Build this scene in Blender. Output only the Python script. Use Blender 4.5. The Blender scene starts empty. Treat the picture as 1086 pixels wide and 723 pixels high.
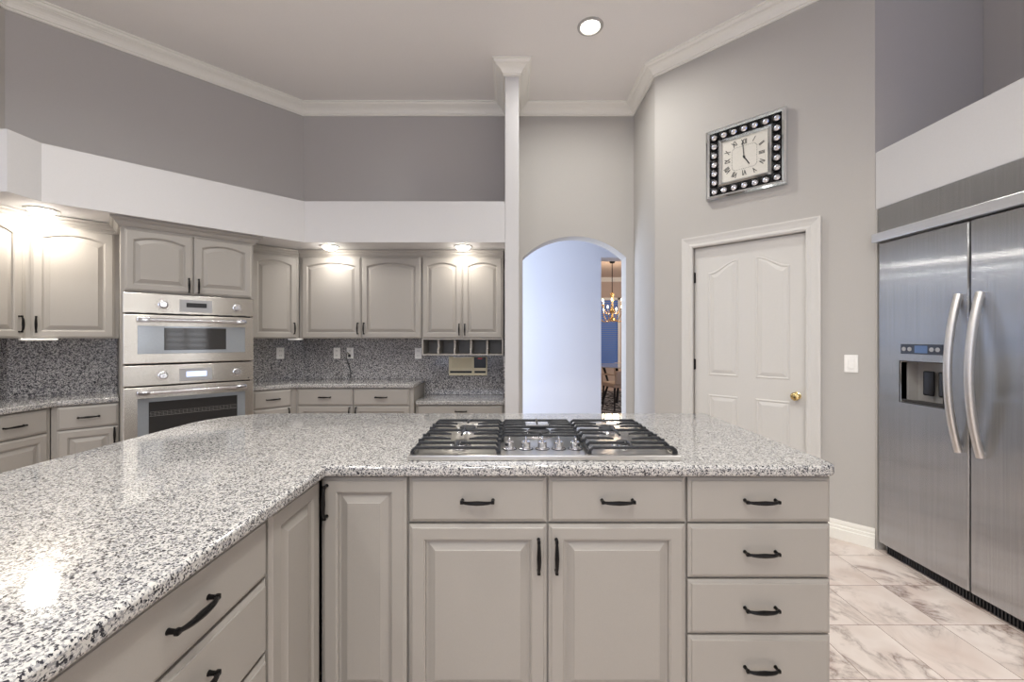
import bpy, bmesh, math, random
from mathutils import Vector, Matrix
random.seed(7)
S = bpy.context.scene
COL = S.collection
PI = math.pi
R = math.radians

# ------------------------------------------------------------------ camera
cd = bpy.data.cameras.new('camera'); cam = bpy.data.objects.new('camera', cd); COL.objects.link(cam)
cam.location = (0, 0, 1.335); cam.rotation_euler = (R(90), 0, 0)
cd.sensor_width = 36; cd.lens = 436.0/1086*36; cd.shift_y = -2.75/1086; cd.clip_start = .02
S.camera = cam
# ------------------------------------------------------------------ colour, world, light
S.view_settings.view_transform = 'Standard'; S.view_settings.look = 'None'
S.view_settings.gamma = 1; S.view_settings.use_curve_mapping = False
S.view_settings.exposure = 0.0
W = bpy.data.worlds.new('sky'); S.world = W; W.use_nodes = True
W.node_tree.nodes['Background'].inputs[0].default_value = (.35, .5, 1, 1)
W.node_tree.nodes['Background'].inputs[1].default_value = 1.1

def lamp(name, kind, loc, energy, color, rot=(0,0,0), size=.14, size_y=None, spread=None, cone=None, blend=1):
    l = bpy.data.lights.new(name, kind); l.energy = energy; l.color = color
    if kind == 'AREA':
        l.shape = 'RECTANGLE' if size_y else 'DISK'; l.size = size
        if size_y: l.size_y = size_y
        if spread: l.spread = spread
    elif kind == 'SPOT':
        l.spot_size = cone; l.spot_blend = blend; l.shadow_soft_size = size/2
    else: l.shadow_soft_size = size/2
    o = bpy.data.objects.new(name, l); COL.objects.link(o); o.location = loc; o.rotation_euler = rot
    return o
WARM = (1, .99, .94); COOL = (.62, .76, 1)
FILL_CAN_POWER = 16
SOFFIT_POWER = 1.4
DAY = lambda *a, **k: lamp(*a, **k)
lamp('daylight_left', 'AREA', (-3.75, .75, 1.75), 7, COOL, (0, R(-90), 0), 1.3, 1.9)
lamp('fill_behind', 'AREA', (-.6, -4.2, 1.9), 42, (1,.995,.95), (R(90), 0, 0), 3.6, 2.2)  # added soft fill from behind the camera, brightens the surfaces facing it
lamp('fill_right', 'AREA', (2.5, -1.25, 1.65), 40, (1,.99,.96), (0, R(90), 0), 1.2, 1.8)  # fill added outside the right windows to brighten the island leg
lamp('daylight_hall', 'AREA', (-1.35, 5.0, 1.5), 68, (.72,.83,1), (0, R(-90), 0), 2.0, .9)
lamp('daylight_dining', 'AREA', (4.9, 8.6, 1.7), 50, (1,.93,.85), (0, R(90), 0), 2.0, 1.6)

# ------------------------------------------------------------------ materials
MATS = {}
def newmat(name):
    m = bpy.data.materials.new(name); m.use_nodes = True
    return m, m.node_tree, m.node_tree.nodes['Principled BSDF']
def N(nt, t, **k):
    n = nt.nodes.new(t)
    for a, b in k.items(): setattr(n, a, b)
    return n
def ramp(nt, stops, interp='LINEAR'):
    r = N(nt, 'ShaderNodeValToRGB'); cr = r.color_ramp; cr.interpolation = interp
    while len(cr.elements) < len(stops): cr.elements.new(.5)
    for e, (p, c) in zip(cr.elements, stops):
        e.position = p; e.color = (*c, 1) if len(c) == 3 else c
    return r
def plain(name, col, rough=.5, metal=0, bump=0, bscale=80, coat=0, emit=None, es=0, trans=0, ior=1.45, var=.03):
    m, nt, b = newmat(name)
    b.inputs['Roughness'].default_value = rough; b.inputs['Metallic'].default_value = metal
    b.inputs['Coat Weight'].default_value = coat; b.inputs['Coat Roughness'].default_value = .08
    b.inputs['Transmission Weight'].default_value = trans; b.inputs['IOR'].default_value = ior
    tc = N(nt, 'ShaderNodeTexCoord'); no = N(nt, 'ShaderNodeTexNoise'); no.inputs['Scale'].default_value = bscale
    no.inputs['Detail'].default_value = 3
    nt.links.new(tc.outputs['Object'], no.inputs['Vector'])
    lo = tuple(max(0, c*(1-var)) for c in col); hi = tuple(min(1, c*(1+var)) for c in col)
    r = ramp(nt, [(.3, lo), (.7, hi)]); nt.links.new(no.outputs['Fac'], r.inputs[0]); nt.links.new(r.outputs[0], b.inputs['Base Color'])
    if bump:
        bp = N(nt, 'ShaderNodeBump'); bp.inputs['Strength'].default_value = bump; bp.inputs['Distance'].default_value = .002
        nt.links.new(no.outputs['Fac'], bp.inputs['Height']); nt.links.new(bp.outputs[0], b.inputs['Normal'])
    if emit:
        b.inputs['Emission Color'].default_value = (*emit, 1); b.inputs['Emission Strength'].default_value = es
    MATS[name] = m
    return m
def srgb(r, g, b):
    f = lambda c: ((c/255+.055)/1.055)**2.4 if c/255 > .04045 else c/255/12.92
    return (f(r), f(g), f(b))

M_wall = plain('wall_paint', srgb(188,184,179), .75, bump=.25, bscale=160, var=.015)
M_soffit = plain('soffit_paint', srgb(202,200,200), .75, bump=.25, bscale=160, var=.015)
M_niche = plain('niche_paint', srgb(184,180,178), .75, bump=.25, bscale=160, var=.015)
M_ceil = plain('ceiling_paint', srgb(238,234,230), .7, bump=.4, bscale=120, var=.015)
M_white = plain('white_trim', srgb(244,241,233), .35, var=.01)
M_door = plain('door_paint', srgb(214,211,206), .35, var=.01)
M_cab = plain('cabinet_paint', srgb(154,149,143), .42, bump=.05, bscale=300, var=.02)
M_kick = plain('toe_kick', srgb(70,66,62), .6)
M_bronze = plain('dark_bronze', (.012,.011,.011), .32, .7, bump=.2, bscale=400)
M_iron = plain('cast_iron', (.022,.023,.027), .42, .2, bump=.3, bscale=500)
M_black = plain('black_plastic', (.012,.012,.014), .3)
M_dark = plain('dark_inside', (.03,.028,.027), .6)
M_chrome = plain('chrome', (.66,.66,.68), .14, 1)
M_mirror = plain('clock_mirror', (.72,.76,.78), .04, 1)
M_gold = plain('gold', (.85,.62,.3), .2, 1)
M_brass = plain('brass', (.72,.55,.25), .18, 1)
M_crystal = plain('crystal', (.85,.85,.88), .05, .85)
M_face = plain('clock_face', srgb(222,218,208), .5)
M_ink = plain('ink', (.03,.03,.03), .5)
M_lamp = plain('lamp_glass', (1,.97,.9), .3, emit=(1,.95,.85), es=12)
M_bulblamp = plain('flood_bulb', (1,.97,.9), .3, emit=(1,.95,.86), es=70)
M_ring = plain('lamp_trim_grey', srgb(178,174,170), .4)
M_rack = plain('rack_metal', (.18,.17,.16), .4)
M_plate = plain('switch_plate', srgb(250,248,244), .35)
M_cream = plain('intercom_cream', srgb(226,216,186), .45)
M_screen = plain('lit_display', (.5,.6,.9), .2, emit=(.62,.74,1), es=.9)
M_bluescreen = plain('blue_display', (.07,.12,.24), .2, emit=(.15,.28,.55), es=.06)
M_glassdark = plain('smoked_oven_glass', (.025,.024,.024), .06)
M_glassgrey = plain('mirrored_oven_glass', (.26,.28,.30), .12, .3)
M_red = plain('red_led', (.6,.02,.02), .3, emit=(1,.05,.05), es=.4)
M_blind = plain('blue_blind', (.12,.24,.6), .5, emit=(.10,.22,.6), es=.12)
M_bulb = plain('candle_bulb', (1,.9,.7), .3, emit=(1,.8,.5), es=14)
M_dwall = plain('dining_paint', srgb(196,178,166), .7)
M_fabric = plain('beige_fabric', srgb(205,188,172), .8, bump=.3, bscale=300)
M_rug = plain('dark_rug', (.05,.05,.06), .9, var=.9, bscale=14)
M_rug, _nt, _b = newmat('patterned_rug'); _b.inputs['Roughness'].default_value = .9
_tc = N(_nt, 'ShaderNodeTexCoord'); _v = N(_nt, 'ShaderNodeTexNoise'); _v.inputs['Scale'].default_value = 4; _v.inputs['Detail'].default_value = 4; _v.inputs['Distortion'].default_value = 2
_r = ramp(_nt, [(.42, (.03,.03,.035)), (.5, (.12,.11,.11)), (.54, (.75,.72,.70)), (.62, (.05,.05,.06))]); _nt.links.new(_tc.outputs['Object'], _v.inputs['Vector']); _nt.links.new(_v.outputs['Fac'], _r.inputs[0]); _nt.links.new(_r.outputs[0], _b.inputs['Base Color'])
M_pane = plain('window_pane', (.8,.9,1), .02, trans=1, ior=1.02)
M_plug = plain('grey_plastic', (.35,.35,.36), .4)
M_hall = plain('hall_paint', srgb(222,224,232), .7, bump=.1, bscale=160, var=.01)
M_tglass = plain('table_glass', (.62,.66,.70), .05, trans=.25)

def steel(name, axis='X', rough=.28, base=(.56,.56,.57), aniso=.75, tan=(1,0,0), bmp=.04):
    m, nt, b = newmat(name)
    b.inputs['Metallic'].default_value = 1; b.inputs['Roughness'].default_value = rough
    b.inputs['Anisotropic'].default_value = aniso
    tc = N(nt, 'ShaderNodeTexCoord'); mp = N(nt, 'ShaderNodeMapping')
    sc = {'X': (3, 3, 900), 'Z': (900, 900, 3)}[axis]     # direction the brushing runs
    mp.inputs['Scale'].default_value = sc
    no = N(nt, 'ShaderNodeTexNoise'); no.inputs['Scale'].default_value = 1; no.inputs['Detail'].default_value = 2
    nt.links.new(tc.outputs['Object'], mp.inputs[0]); nt.links.new(mp.outputs[0], no.inputs['Vector'])
    r = ramp(nt, [(.3, tuple(c*.93 for c in base)), (.7, tuple(min(1, c*1.05) for c in base))])
    nt.links.new(no.outputs['Fac'], r.inputs[0]); nt.links.new(r.outputs[0], b.inputs['Base Color'])
    bp = N(nt, 'ShaderNodeBump'); bp.inputs['Strength'].default_value = bmp; bp.inputs['Distance'].default_value = .001
    nt.links.new(no.outputs['Fac'], bp.inputs['Height']); nt.links.new(bp.outputs[0], b.inputs['Normal'])
    tg = N(nt, 'ShaderNodeVectorTransform', vector_type='VECTOR', convert_from='OBJECT', convert_to='WORLD'); tg.inputs[0].default_value = tan
    nt.links.new(tg.outputs[0], b.inputs['Tangent'])
    return m
def fridge_steel():
    m, nt, b = newmat('fridge_steel'); out = nt.nodes['Material Output']; nt.nodes.remove(b)
    g = N(nt, 'ShaderNodeBsdfAnisotropic'); g.inputs['Roughness'].default_value = .21; g.inputs['Anisotropy'].default_value = .86
    tc = N(nt, 'ShaderNodeTexCoord'); mp = N(nt, 'ShaderNodeMapping'); mp.inputs['Scale'].default_value = (300, 300, 2)
    no = N(nt, 'ShaderNodeTexNoise'); no.inputs['Scale'].default_value = 1; no.inputs['Detail'].default_value = 3
    nt.links.new(tc.outputs['Object'], mp.inputs[0]); nt.links.new(mp.outputs[0], no.inputs['Vector'])
    r = ramp(nt, [(.3, (.47,.48,.49)), (.7, (.55,.56,.57))]); nt.links.new(no.outputs['Fac'], r.inputs[0]); nt.links.new(r.outputs[0], g.inputs['Color'])
    tg = N(nt, 'ShaderNodeVectorTransform', vector_type='VECTOR', convert_from='OBJECT', convert_to='WORLD'); tg.inputs[0].default_value = (0,0,1)
    nt.links.new(tg.outputs[0], g.inputs['Tangent']); nt.links.new(g.outputs[0], out.inputs['Surface'])
    return m
M_fridge = fridge_steel()
M_steel = steel('oven_steel', 'X', .24, (.50,.475,.435), .9, (0,0,1))
M_tray = steel('cooktop_steel', 'X', .28, (.68,.66,.63), .2)

def granite(name, light, mid, dark, thr, scale=170, rough=.1):
    m, nt, b = newmat(name)
    b.inputs['Roughness'].default_value = rough; b.inputs['Coat Weight'].default_value = .3; b.inputs['Coat Roughness'].default_value = .03
    tc = N(nt, 'ShaderNodeTexCoord')
    v = N(nt, 'ShaderNodeTexVoronoi'); v.inputs['Scale'].default_value = scale; v.inputs['Randomness'].default_value = 1
    wn = N(nt, 'ShaderNodeTexNoise'); wn.inputs['Scale'].default_value = scale*.9; wn.inputs['Detail'].default_value = 2
    mx = N(nt, 'ShaderNodeMix', data_type='VECTOR'); mx.inputs[0].default_value = .006
    nt.links.new(tc.outputs['Object'], wn.inputs['Vector']); nt.links.new(tc.outputs['Object'], mx.inputs[4]); nt.links.new(wn.outputs['Color'], mx.inputs[5])
    nt.links.new(mx.outputs[1], v.inputs['Vector'])
    sp = N(nt, 'ShaderNodeSeparateColor'); nt.links.new(v.outputs['Color'], sp.inputs[0])
    n2 = N(nt, 'ShaderNodeTexNoise'); n2.inputs['Scale'].default_value = scale*.33; n2.inputs['Detail'].default_value = 3
    nt.links.new(tc.outputs['Object'], n2.inputs['Vector'])
    ma = N(nt, 'ShaderNodeMath', operation='MULTIPLY_ADD'); ma.inputs[1].default_value = .9; 
    nt.links.new(n2.outputs['Fac'], ma.inputs[0]); nt.links.new(sp.outputs[0], ma.inputs[2])
    sb = N(nt, 'ShaderNodeMath', operation='SUBTRACT'); sb.inputs[1].default_value = .45
    nt.links.new(ma.outputs[0], sb.inputs[0])
    r = ramp(nt, [(0, dark), (thr, dark), (thr+.08, mid), (thr+.28, mid), (thr+.38, light), (1, light)])
    nt.links.new(sb.outputs[0], r.inputs[0]); nt.links.new(r.outputs[0], b.inputs['Base Color'])
    return m
M_granite = granite('granite', srgb(186,183,179), srgb(140,139,141), srgb(46,46,52), .20, 300, .07)
M_splash = granite('granite_backsplash', srgb(196,193,192), srgb(122,120,124), srgb(40,40,46), .3, 230, .15)  # same stone as the tops, darkened in colour to imitate its weaker reflection

def marble():
    m, nt, b = newmat('marble_tile'); b.inputs['Roughness'].default_value = .22
    tc = N(nt, 'ShaderNodeTexCoord'); mp = N(nt, 'ShaderNodeMapping'); mp.inputs['Location'].default_value = (-1.696+3.05, -1.916+3.07*2, 0)
    nt.links.new(tc.outputs['Object'], mp.inputs[0])
    sn = N(nt, 'ShaderNodeVectorMath', operation='DIVIDE'); sn.inputs[1].default_value = (.305,.307,1)
    nt.links.new(mp.outputs[0], sn.inputs[0])
    fl = N(nt, 'ShaderNodeVectorMath', operation='FLOOR'); nt.links.new(sn.outputs[0], fl.inputs[0])
    wn = N(nt, 'ShaderNodeTexWhiteNoise'); nt.links.new(fl.outputs[0], wn.inputs['Vector'])
    sc = N(nt, 'ShaderNodeVectorMath', operation='MULTIPLY_ADD'); sc.inputs[1].default_value = (7,7,7)
    nt.links.new(wn.outputs['Color'], sc.inputs[0]); nt.links.new(mp.outputs[0], sc.inputs[2])
    no = N(nt, 'ShaderNodeTexNoise'); no.inputs['Scale'].default_value = 2.6; no.inputs['Detail'].default_value = 8; no.inputs['Roughness'].default_value = .62; no.inputs['Distortion'].default_value = .7
    nt.links.new(sc.outputs[0], no.inputs['Vector'])
    ab = N(nt, 'ShaderNodeMath', operation='SUBTRACT'); ab.inputs[1].default_value = .5; nt.links.new(no.outputs['Fac'], ab.inputs[0])
    a2 = N(nt, 'ShaderNodeMath', operation='ABSOLUTE'); nt.links.new(ab.outputs[0], a2.inputs[0])
    n3 = N(nt, 'ShaderNodeTexNoise'); n3.inputs['Scale'].default_value = 3; n3.inputs['Detail'].default_value = 3; nt.links.new(sc.outputs[0], n3.inputs['Vector'])
    base = ramp(nt, [(.3, srgb(212,194,184)), (.52, srgb(228,216,208)), (.75, srgb(196,174,164))]); nt.links.new(n3.outputs['Fac'], base.inputs[0])
    vein = ramp(nt, [(0, (1,1,1)), (.010, (.6,.6,.6)), (.06, (0,0,0))]); nt.links.new(a2.outputs[0], vein.inputs[0])
    msk = ramp(nt, [(.38, (.1,.1,.1)), (.60, (.85,.85,.85))]); nt.links.new(n3.outputs['Fac'], msk.inputs[0])
    mu = N(nt, 'ShaderNodeMath', operation='MULTIPLY'); nt.links.new(vein.outputs[0], mu.inputs[0]); nt.links.new(msk.outputs[0], mu.inputs[1])
    mc = N(nt, 'ShaderNodeMix', data_type='RGBA'); nt.links.new(mu.outputs[0], mc.inputs[0]); nt.links.new(base.outputs[0], mc.inputs[6]); mc.inputs[7].default_value = (*srgb(120,98,90), 1)
    fr = N(nt, 'ShaderNodeVectorMath', operation='FRACTION'); nt.links.new(sn.outputs[0], fr.inputs[0])
    sx = N(nt, 'ShaderNodeSeparateXYZ'); nt.links.new(fr.outputs[0], sx.inputs[0])
    def edge(o):
        q = N(nt, 'ShaderNodeMath', operation='PINGPONG'); q.inputs[1].default_value = .5; nt.links.new(o, q.inputs[0])
        g = N(nt, 'ShaderNodeMath', operation='LESS_THAN'); g.inputs[1].default_value = .0045; nt.links.new(q.outputs[0], g.inputs[0]); return g.outputs[0]
    mxx = N(nt, 'ShaderNodeMath', operation='MAXIMUM'); nt.links.new(edge(sx.outputs[0]), mxx.inputs[0]); nt.links.new(edge(sx.outputs[1]), mxx.inputs[1])
    m2 = N(nt, 'ShaderNodeMix', data_type='RGBA'); nt.links.new(mxx.outputs[0], m2.inputs[0]); nt.links.new(mc.outputs[2], m2.inputs[6]); m2.inputs[7].default_value = (*srgb(132,112,100), 1)
    nt.links.new(m2.outputs[2], b.inputs['Base Color'])
    return m
M_floor = marble()

# ------------------------------------------------------------------ mesh helpers
def merge(bm, src):
    me = bpy.data.meshes.new('tmp'); src.to_mesh(me); bm.from_mesh(me); bpy.data.meshes.remove(me); src.free()
def box(bm, x0, x1, y0, y1, z0, z1, bev=0, seg=2, mat=None):
    b = bmesh.new(); bmesh.ops.create_cube(b, size=1)
    for v in b.verts: v.co = Vector((x0+(v.co.x+.5)*(x1-x0), y0+(v.co.y+.5)*(y1-y0), z0+(v.co.z+.5)*(z1-z0)))
    if bev: bmesh.ops.bevel(b, geom=b.edges[:]+b.verts[:], offset=bev, segments=seg, affect='EDGES', profile=.6)
    if mat is not None: bmesh.ops.transform(b, matrix=mat, verts=b.verts)
    merge(bm, b); return bm
def cyl(bm, p0, p1, r0, r1=None, seg=20):
    r1 = r0 if r1 is None else r1
    p0 = Vector(p0); p1 = Vector(p1); d = p1-p0
    b = bmesh.new(); bmesh.ops.create_cone(b, cap_ends=True, segments=seg, radius1=r0, radius2=r1, depth=d.length)
    q = d.to_track_quat('Z', 'Y').to_matrix().to_4x4()
    bmesh.ops.transform(b, matrix=Matrix.Translation((p0+p1)/2) @ q, verts=b.verts)
    merge(bm, b); return bm
def tube(bm, pts, rad, seg=8, sx=1.0):
    pts = [Vector(p) for p in pts]; n = len(pts)
    rad = rad if isinstance(rad, (list, tuple)) else [rad]*n
    rings = []; up = None
    for i, p in enumerate(pts):
        t = (pts[min(i+1, n-1)]-pts[max(i-1, 0)]).normalized()
        if up is None:
            a = Vector((0,0,1)) if abs(t.z) < .9 else Vector((1,0,0))
            up = (a - t*a.dot(t)).normalized()
        else: up = (up - t*up.dot(t)).normalized()
        s = t.cross(up)
        rings.append([bm.verts.new(p+(up*math.cos(2*PI*k/seg)+s*math.sin(2*PI*k/seg)*sx)*rad[i]) for k in range(seg)])
    for i in range(n-1):
        for k in range(seg):
            bm.faces.new((rings[i][k], rings[i][(k+1) % seg], rings[i+1][(k+1) % seg], rings[i+1][k]))
    bm.faces.new(rings[0]); bm.faces.new(rings[-1][::-1]); return bm
def lathe(bm, prof, seg=24, mat=None):
    rings = []; vs = []
    for r, z in prof:
        ring = [bm.verts.new((r*math.cos(2*PI*k/seg), r*math.sin(2*PI*k/seg), z)) for k in range(seg)]
        rings.append(ring); vs += ring
    for a, b in zip(rings, rings[1:]):
        for k in range(seg): bm.faces.new((a[k], a[(k+1) % seg], b[(k+1) % seg], b[k]))
    bm.faces.new(rings[0]); bm.faces.new(rings[-1])
    if mat is not None: bmesh.ops.transform(bm, matrix=mat, verts=vs)
    return bm
def prism(bm, pts, z0, z1):
    a = [bm.verts.new((x, y, z0)) for x, y in pts]; b = [bm.verts.new((x, y, z1)) for x, y in pts]; n = len(pts)
    bm.faces.new(a); bm.faces.new(b)
    for i in range(n): bm.faces.new((a[i], a[(i+1) % n], b[(i+1) % n], b[i]))
    return bm
def sweep(bm, path, prof):
    """mitred sweep; prof = (distance to the right of travel, z)"""
    path = [Vector(p) for p in path]; n = len(path); rings = []
    for i, p in enumerate(path):
        ns = []
        if i > 0: d = (p-path[i-1]).normalized(); ns.append(Vector((d.y, -d.x)))
        if i < n-1: d = (path[i+1]-p).normalized(); ns.append(Vector((d.y, -d.x)))
        m = ns[0] if len(ns) == 1 else (ns[0]+ns[1]).normalized()
        k = 1/max(.2, m.dot(ns[0]))
        rings.append([bm.verts.new((p.x+m.x*o*k, p.y+m.y*o*k, z)) for o, z in prof])
    L = len(prof)
    for a, b in zip(rings, rings[1:]):
        for k in range(L): bm.faces.new((a[k], a[(k+1) % L], b[(k+1) % L], b[k]))
    bm.faces.new(rings[0]); bm.faces.new(rings[-1]); return bm
def obj(name, bm, mat, parent=None, smooth=False, bevel=0):
    bmesh.ops.recalc_face_normals(bm, faces=bm.faces)
    me = bpy.data.meshes.new(name); bm.to_mesh(me); bm.free()
    me.materials.append(mat)
    if smooth:
        for p in me.polygons: p.use_smooth = True
        me.set_sharp_from_angle(angle=R(38))
    o = bpy.data.objects.new(name, me); COL.objects.link(o)
    if parent: o.parent = parent
    if bevel:
        md = o.modifiers.new('bevel', 'BEVEL'); md.width = bevel; md.segments = 3; md.limit_method = 'ANGLE'; md.angle_limit = R(40)
        for p in me.polygons: p.use_smooth = True
        me.set_sharp_from_angle(angle=R(60))
    return o
def thing(name, label, cat, loc=(0,0,0), rotz=0, group=None):
    o = bpy.data.objects.new(name, None); COL.objects.link(o); o.empty_display_size = .05
    o.location = loc; o.rotation_euler = (0,0,rotz); o['label'] = label; o['category'] = cat
    if group: o['group'] = group
    return o
def tag(o, label, cat, group=None, kind=None):
    o['label'] = label; o['category'] = cat
    if group: o['group'] = group
    if kind: o['kind'] = kind
    return o
def struct(name, bm, m, parent=None, **k):
    o = obj(name, bm, m, parent, **k); o['kind'] = 'structure' 
    return o
B = bmesh.new

# ------------------------------------------------------------------ setting
ZC = 3.76; ZS0 = 2.185; ZS1 = 2.548
q = B(); box(q, -6, 6, -5, 12, -.1, 0); struct('floor', q, M_floor)
q = B(); prism(q, [(-3.7,-4.1),(3.1,-4.1),(3.1,4.5),(-3.7,4.5)], ZC, ZC+.1); struct('ceiling', q, M_ceil)
def wallseg(name, p0, p1, z0=0, z1=ZC, t=.12, m=M_wall, ext=0):
    """room is to the right of travel; thickness goes to the left"""
    p0 = Vector(p0); p1 = Vector(p1); d = (p1-p0).normalized(); n = Vector((-d.y, d.x))*t
    p0 = p0-d*ext; p1 = p1+d*ext
    q = B(); prism(q, [p0, p1, p1+n, p0+n], z0, z1); return struct(name, q, m)
# left wall with its window opening (unseen, lets the daylight in)
q = B(); box(q, -3.69,-3.57,-4,-.1,0,ZC); box(q, -3.69,-3.57,1.6,2.95,0,ZC); box(q, -3.69,-3.57,-.1,1.6,0,1.08); box(q, -3.69,-3.57,-.1,1.6,2.42,ZC)
struct('wall_left', q, M_wall)
q = B()
for a in (-.1, .73, 1.56): box(q, -3.66,-3.60,a,a+.04,1.08,2.42)
for z in (1.08, 1.73, 2.38): box(q, -3.66,-3.60,-.1,1.6,z,z+.04)
w1 = struct('window_1', q, M_white); q = B(); box(q, -3.635,-3.63,-.06,1.56,1.12,2.38); obj('pane', q, M_pane, w1)
wallseg('wall_left_diagonal', (-3.57,2.895), (-2.175,4.29), m=M_niche)
q = B(); box(q, -2.18,-.063,4.29,4.41,0,ZC); struct('wall_back_left', q, M_niche)
q = B(); box(q, -.063,.061,3.64,4.47,0,ZC,.008,2); struct('wall_column', q, M_soffit)
# back wall with the arch
def archwall():
    q = B(); x0, x1, xa, xb = .061, 1.39, .113, 1.19; y0, y1 = 4.29, 4.47; zs, za = 2.179, 2.40
    n = 24; pts = []
    half = (xb-xa)/2; rise = za-zs; Rr = (half*half+rise*rise)/(2*rise); cx = (xa+xb)/2; cz = za-Rr
    ang = math.asin(half/Rr)
    for i in range(n+1):
        t = -ang+2*ang*i/n; pts.append((cx+Rr*math.sin(t), cz+Rr*math.cos(t)))
    for y in (y0, y1):
        def f(*c): q.faces.new([q.verts.new((a, y, b)) for a, b in c])
        f((x0,0),(xa,0),(xa,zs),(x0,zs)); f((xb,0),(x1,0),(x1,zs),(xb,zs))
        f((x0,zs),(xa,zs),(xa,ZC),(x0,ZC)); f((xb,zs),(x1,zs),(x1,ZC),(xb,ZC))
        for a, b in zip(pts, pts[1:]): f(a, b, (b[0],ZC), (a[0],ZC))
    seq = [(xa,0)]+pts+[(xb,0)]
    for a, b in zip(seq, seq[1:]): q.faces.new([q.verts.new(c) for c in ((a[0],y0,a[1]),(b[0],y0,b[1]),(b[0],y1,b[1]),(a[0],y1,a[1]))])
    bmesh.ops.remove_doubles(q, verts=q.verts, dist=1e-4)
    return q
struct('wall_back_arch', archwall(), M_wall)
q = B(); box(q, 1.27,1.39,3.656,4.29,0,ZC); struct('wall_passage', q, M_wall)
# diagonal wall with the pantry opening
C0 = Vector((1.27,3.656)); D = Vector((1,-1)).normalized(); NB = Vector((1,1)).normalized()
def dw(s, t=0): p = C0+D*s+NB*t; return (p.x, p.y)
SA, SB, ZD = .334, 1.109, 2.085
q = B()
prism(q, [dw(0),dw(SA),dw(SA,.12),dw(-.0,.12)], 0, ZC); prism(q, [dw(SB),dw(1.471),dw(1.471,.12),dw(SB,.12)], 0, ZC); prism(q, [dw(SA),dw(SB),dw(SB,.12),dw(SA,.12)], ZD, ZC)
prism(q, [dw(SA,.10),dw(SB,.10),dw(SB,.12),dw(SA,.12)], 0, ZD)
struct('wall_right_diagonal', q, M_wall)
# fridge wall: recess, soffit, niche
XF = 2.31
q = B(); box(q, XF,3.0,2.60,2.70,0,ZS0-.03); struct('wall_fridge_side', q, M_wall)
q = B(); box(q, XF+.001,3.12,2.617,2.72,ZS0-.03,ZC); struct('wall_niche_side', q, M_niche)
q = B(); box(q, 3.0,3.12,.9,2.616,0,ZC); struct('wall_niche_back', q, M_niche)
q = B(); box(q, XF,3.0,.9,2.616,2.15,2.515,.004,1); struct('wall_fridge_soffit', q, M_soffit)
q = B(); box(q, XF,3.0,.9,1.33,0,2.15); box(q, XF,XF+.12,-.3,.9,0,ZC); box(q, XF,XF+.12,-4,-2.2,0,ZC)
box(q, XF,XF+.12,-2.2,-.3,0,1.0); box(q, XF,XF+.12,-2.2,-.3,2.3,ZC); box(q, XF,XF+.12,-1.35,-1.15,1.0,2.3); struct('wall_right', q, M_wall)
q = B()
for a0, a1 in ((-2.2,-1.35),(-1.15,-.3)):
    for a in (a0, (a0+a1)/2-.015, a1-.03): box(q, XF+.04,XF+.08,a,a+.03,1.0,2.3)
    for k in range(12): box(q, XF+.03,XF+.07,a0,a1,1.02+k*.107,1.024+k*.107+.045)
struct('window_2', q, M_white)
q = B(); box(q, -3.7,-2.4,-4.12,-4,0,ZC); box(q, 1.2,2.43,-4.12,-4,0,ZC); box(q, -2.4,1.2,-4.12,-4,0,.8); box(q, -2.4,1.2,-4.12,-4,3.0,ZC); struct('wall_behind', q, M_wall)  # unseen end wall; its wide opening is added to let the fill through
q = B()
for k in range(5): box(q, -2.4+k*.89,-2.4+k*.89+.04,-4.09,-4.03,.8,3.0)
for k in range(3): box(q, -2.4,1.2,-4.09,-4.03,.8+k*1.08,.84+k*1.08)
struct('fill_window', q, M_white)  # made-up window frame around the added fill opening
# soffit above the cabinets
q = B(); prism(q, [(-.063,3.64),(-1.837,3.64),(-2.923,2.554),(-2.923,2.38),(-3.57,2.38),(-3.57,2.895),(-2.175,4.29),(-.063,4.29)], ZS0, ZS1)
struct('wall_soffit_left', q, M_soffit)
# crown moulding
cp = [(0,ZC-.108),(.010,ZC-.108),(.013,ZC-.104),(.013,ZC-.092),(.022,ZC-.090),(.026,ZC-.080),(.034,ZC-.066),(.048,ZC-.052),(.064,ZC-.043),(.072,ZC-.040),(.072,ZC-.034),(.084,ZC-.032),(.092,ZC-.024),(.096,ZC-.014),(.108,ZC-.012),(.108,ZC),(0,ZC)]
q = B(); sweep(q, [(-3.57,-4),(-3.57,2.895),(-2.175,4.29),(-.063,4.29),(-.063,3.64),(.061,3.64),(.061,4.29),(1.27,4.29),(1.27,3.656),(XF,2.616),(3.0,2.616),(3.0,.9)], cp)
struct('trim_1', q, M_white)
# baseboards
bp = [(0,0),(.017,0),(.017,.066),(.011,.070),(.011,.088),(.006,.092),(.007,.108),(.003,.126),(0,.126)]
q = B(); sweep(q, [dw(SB+.086),dw(1.471)], bp); struct('baseboard_right', q, M_white)
q = B(); sweep(q, [(1.27,4.29),(1.27,3.656),dw(SA-.086)], bp); struct('baseboard_passage', q, M_white)
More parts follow.
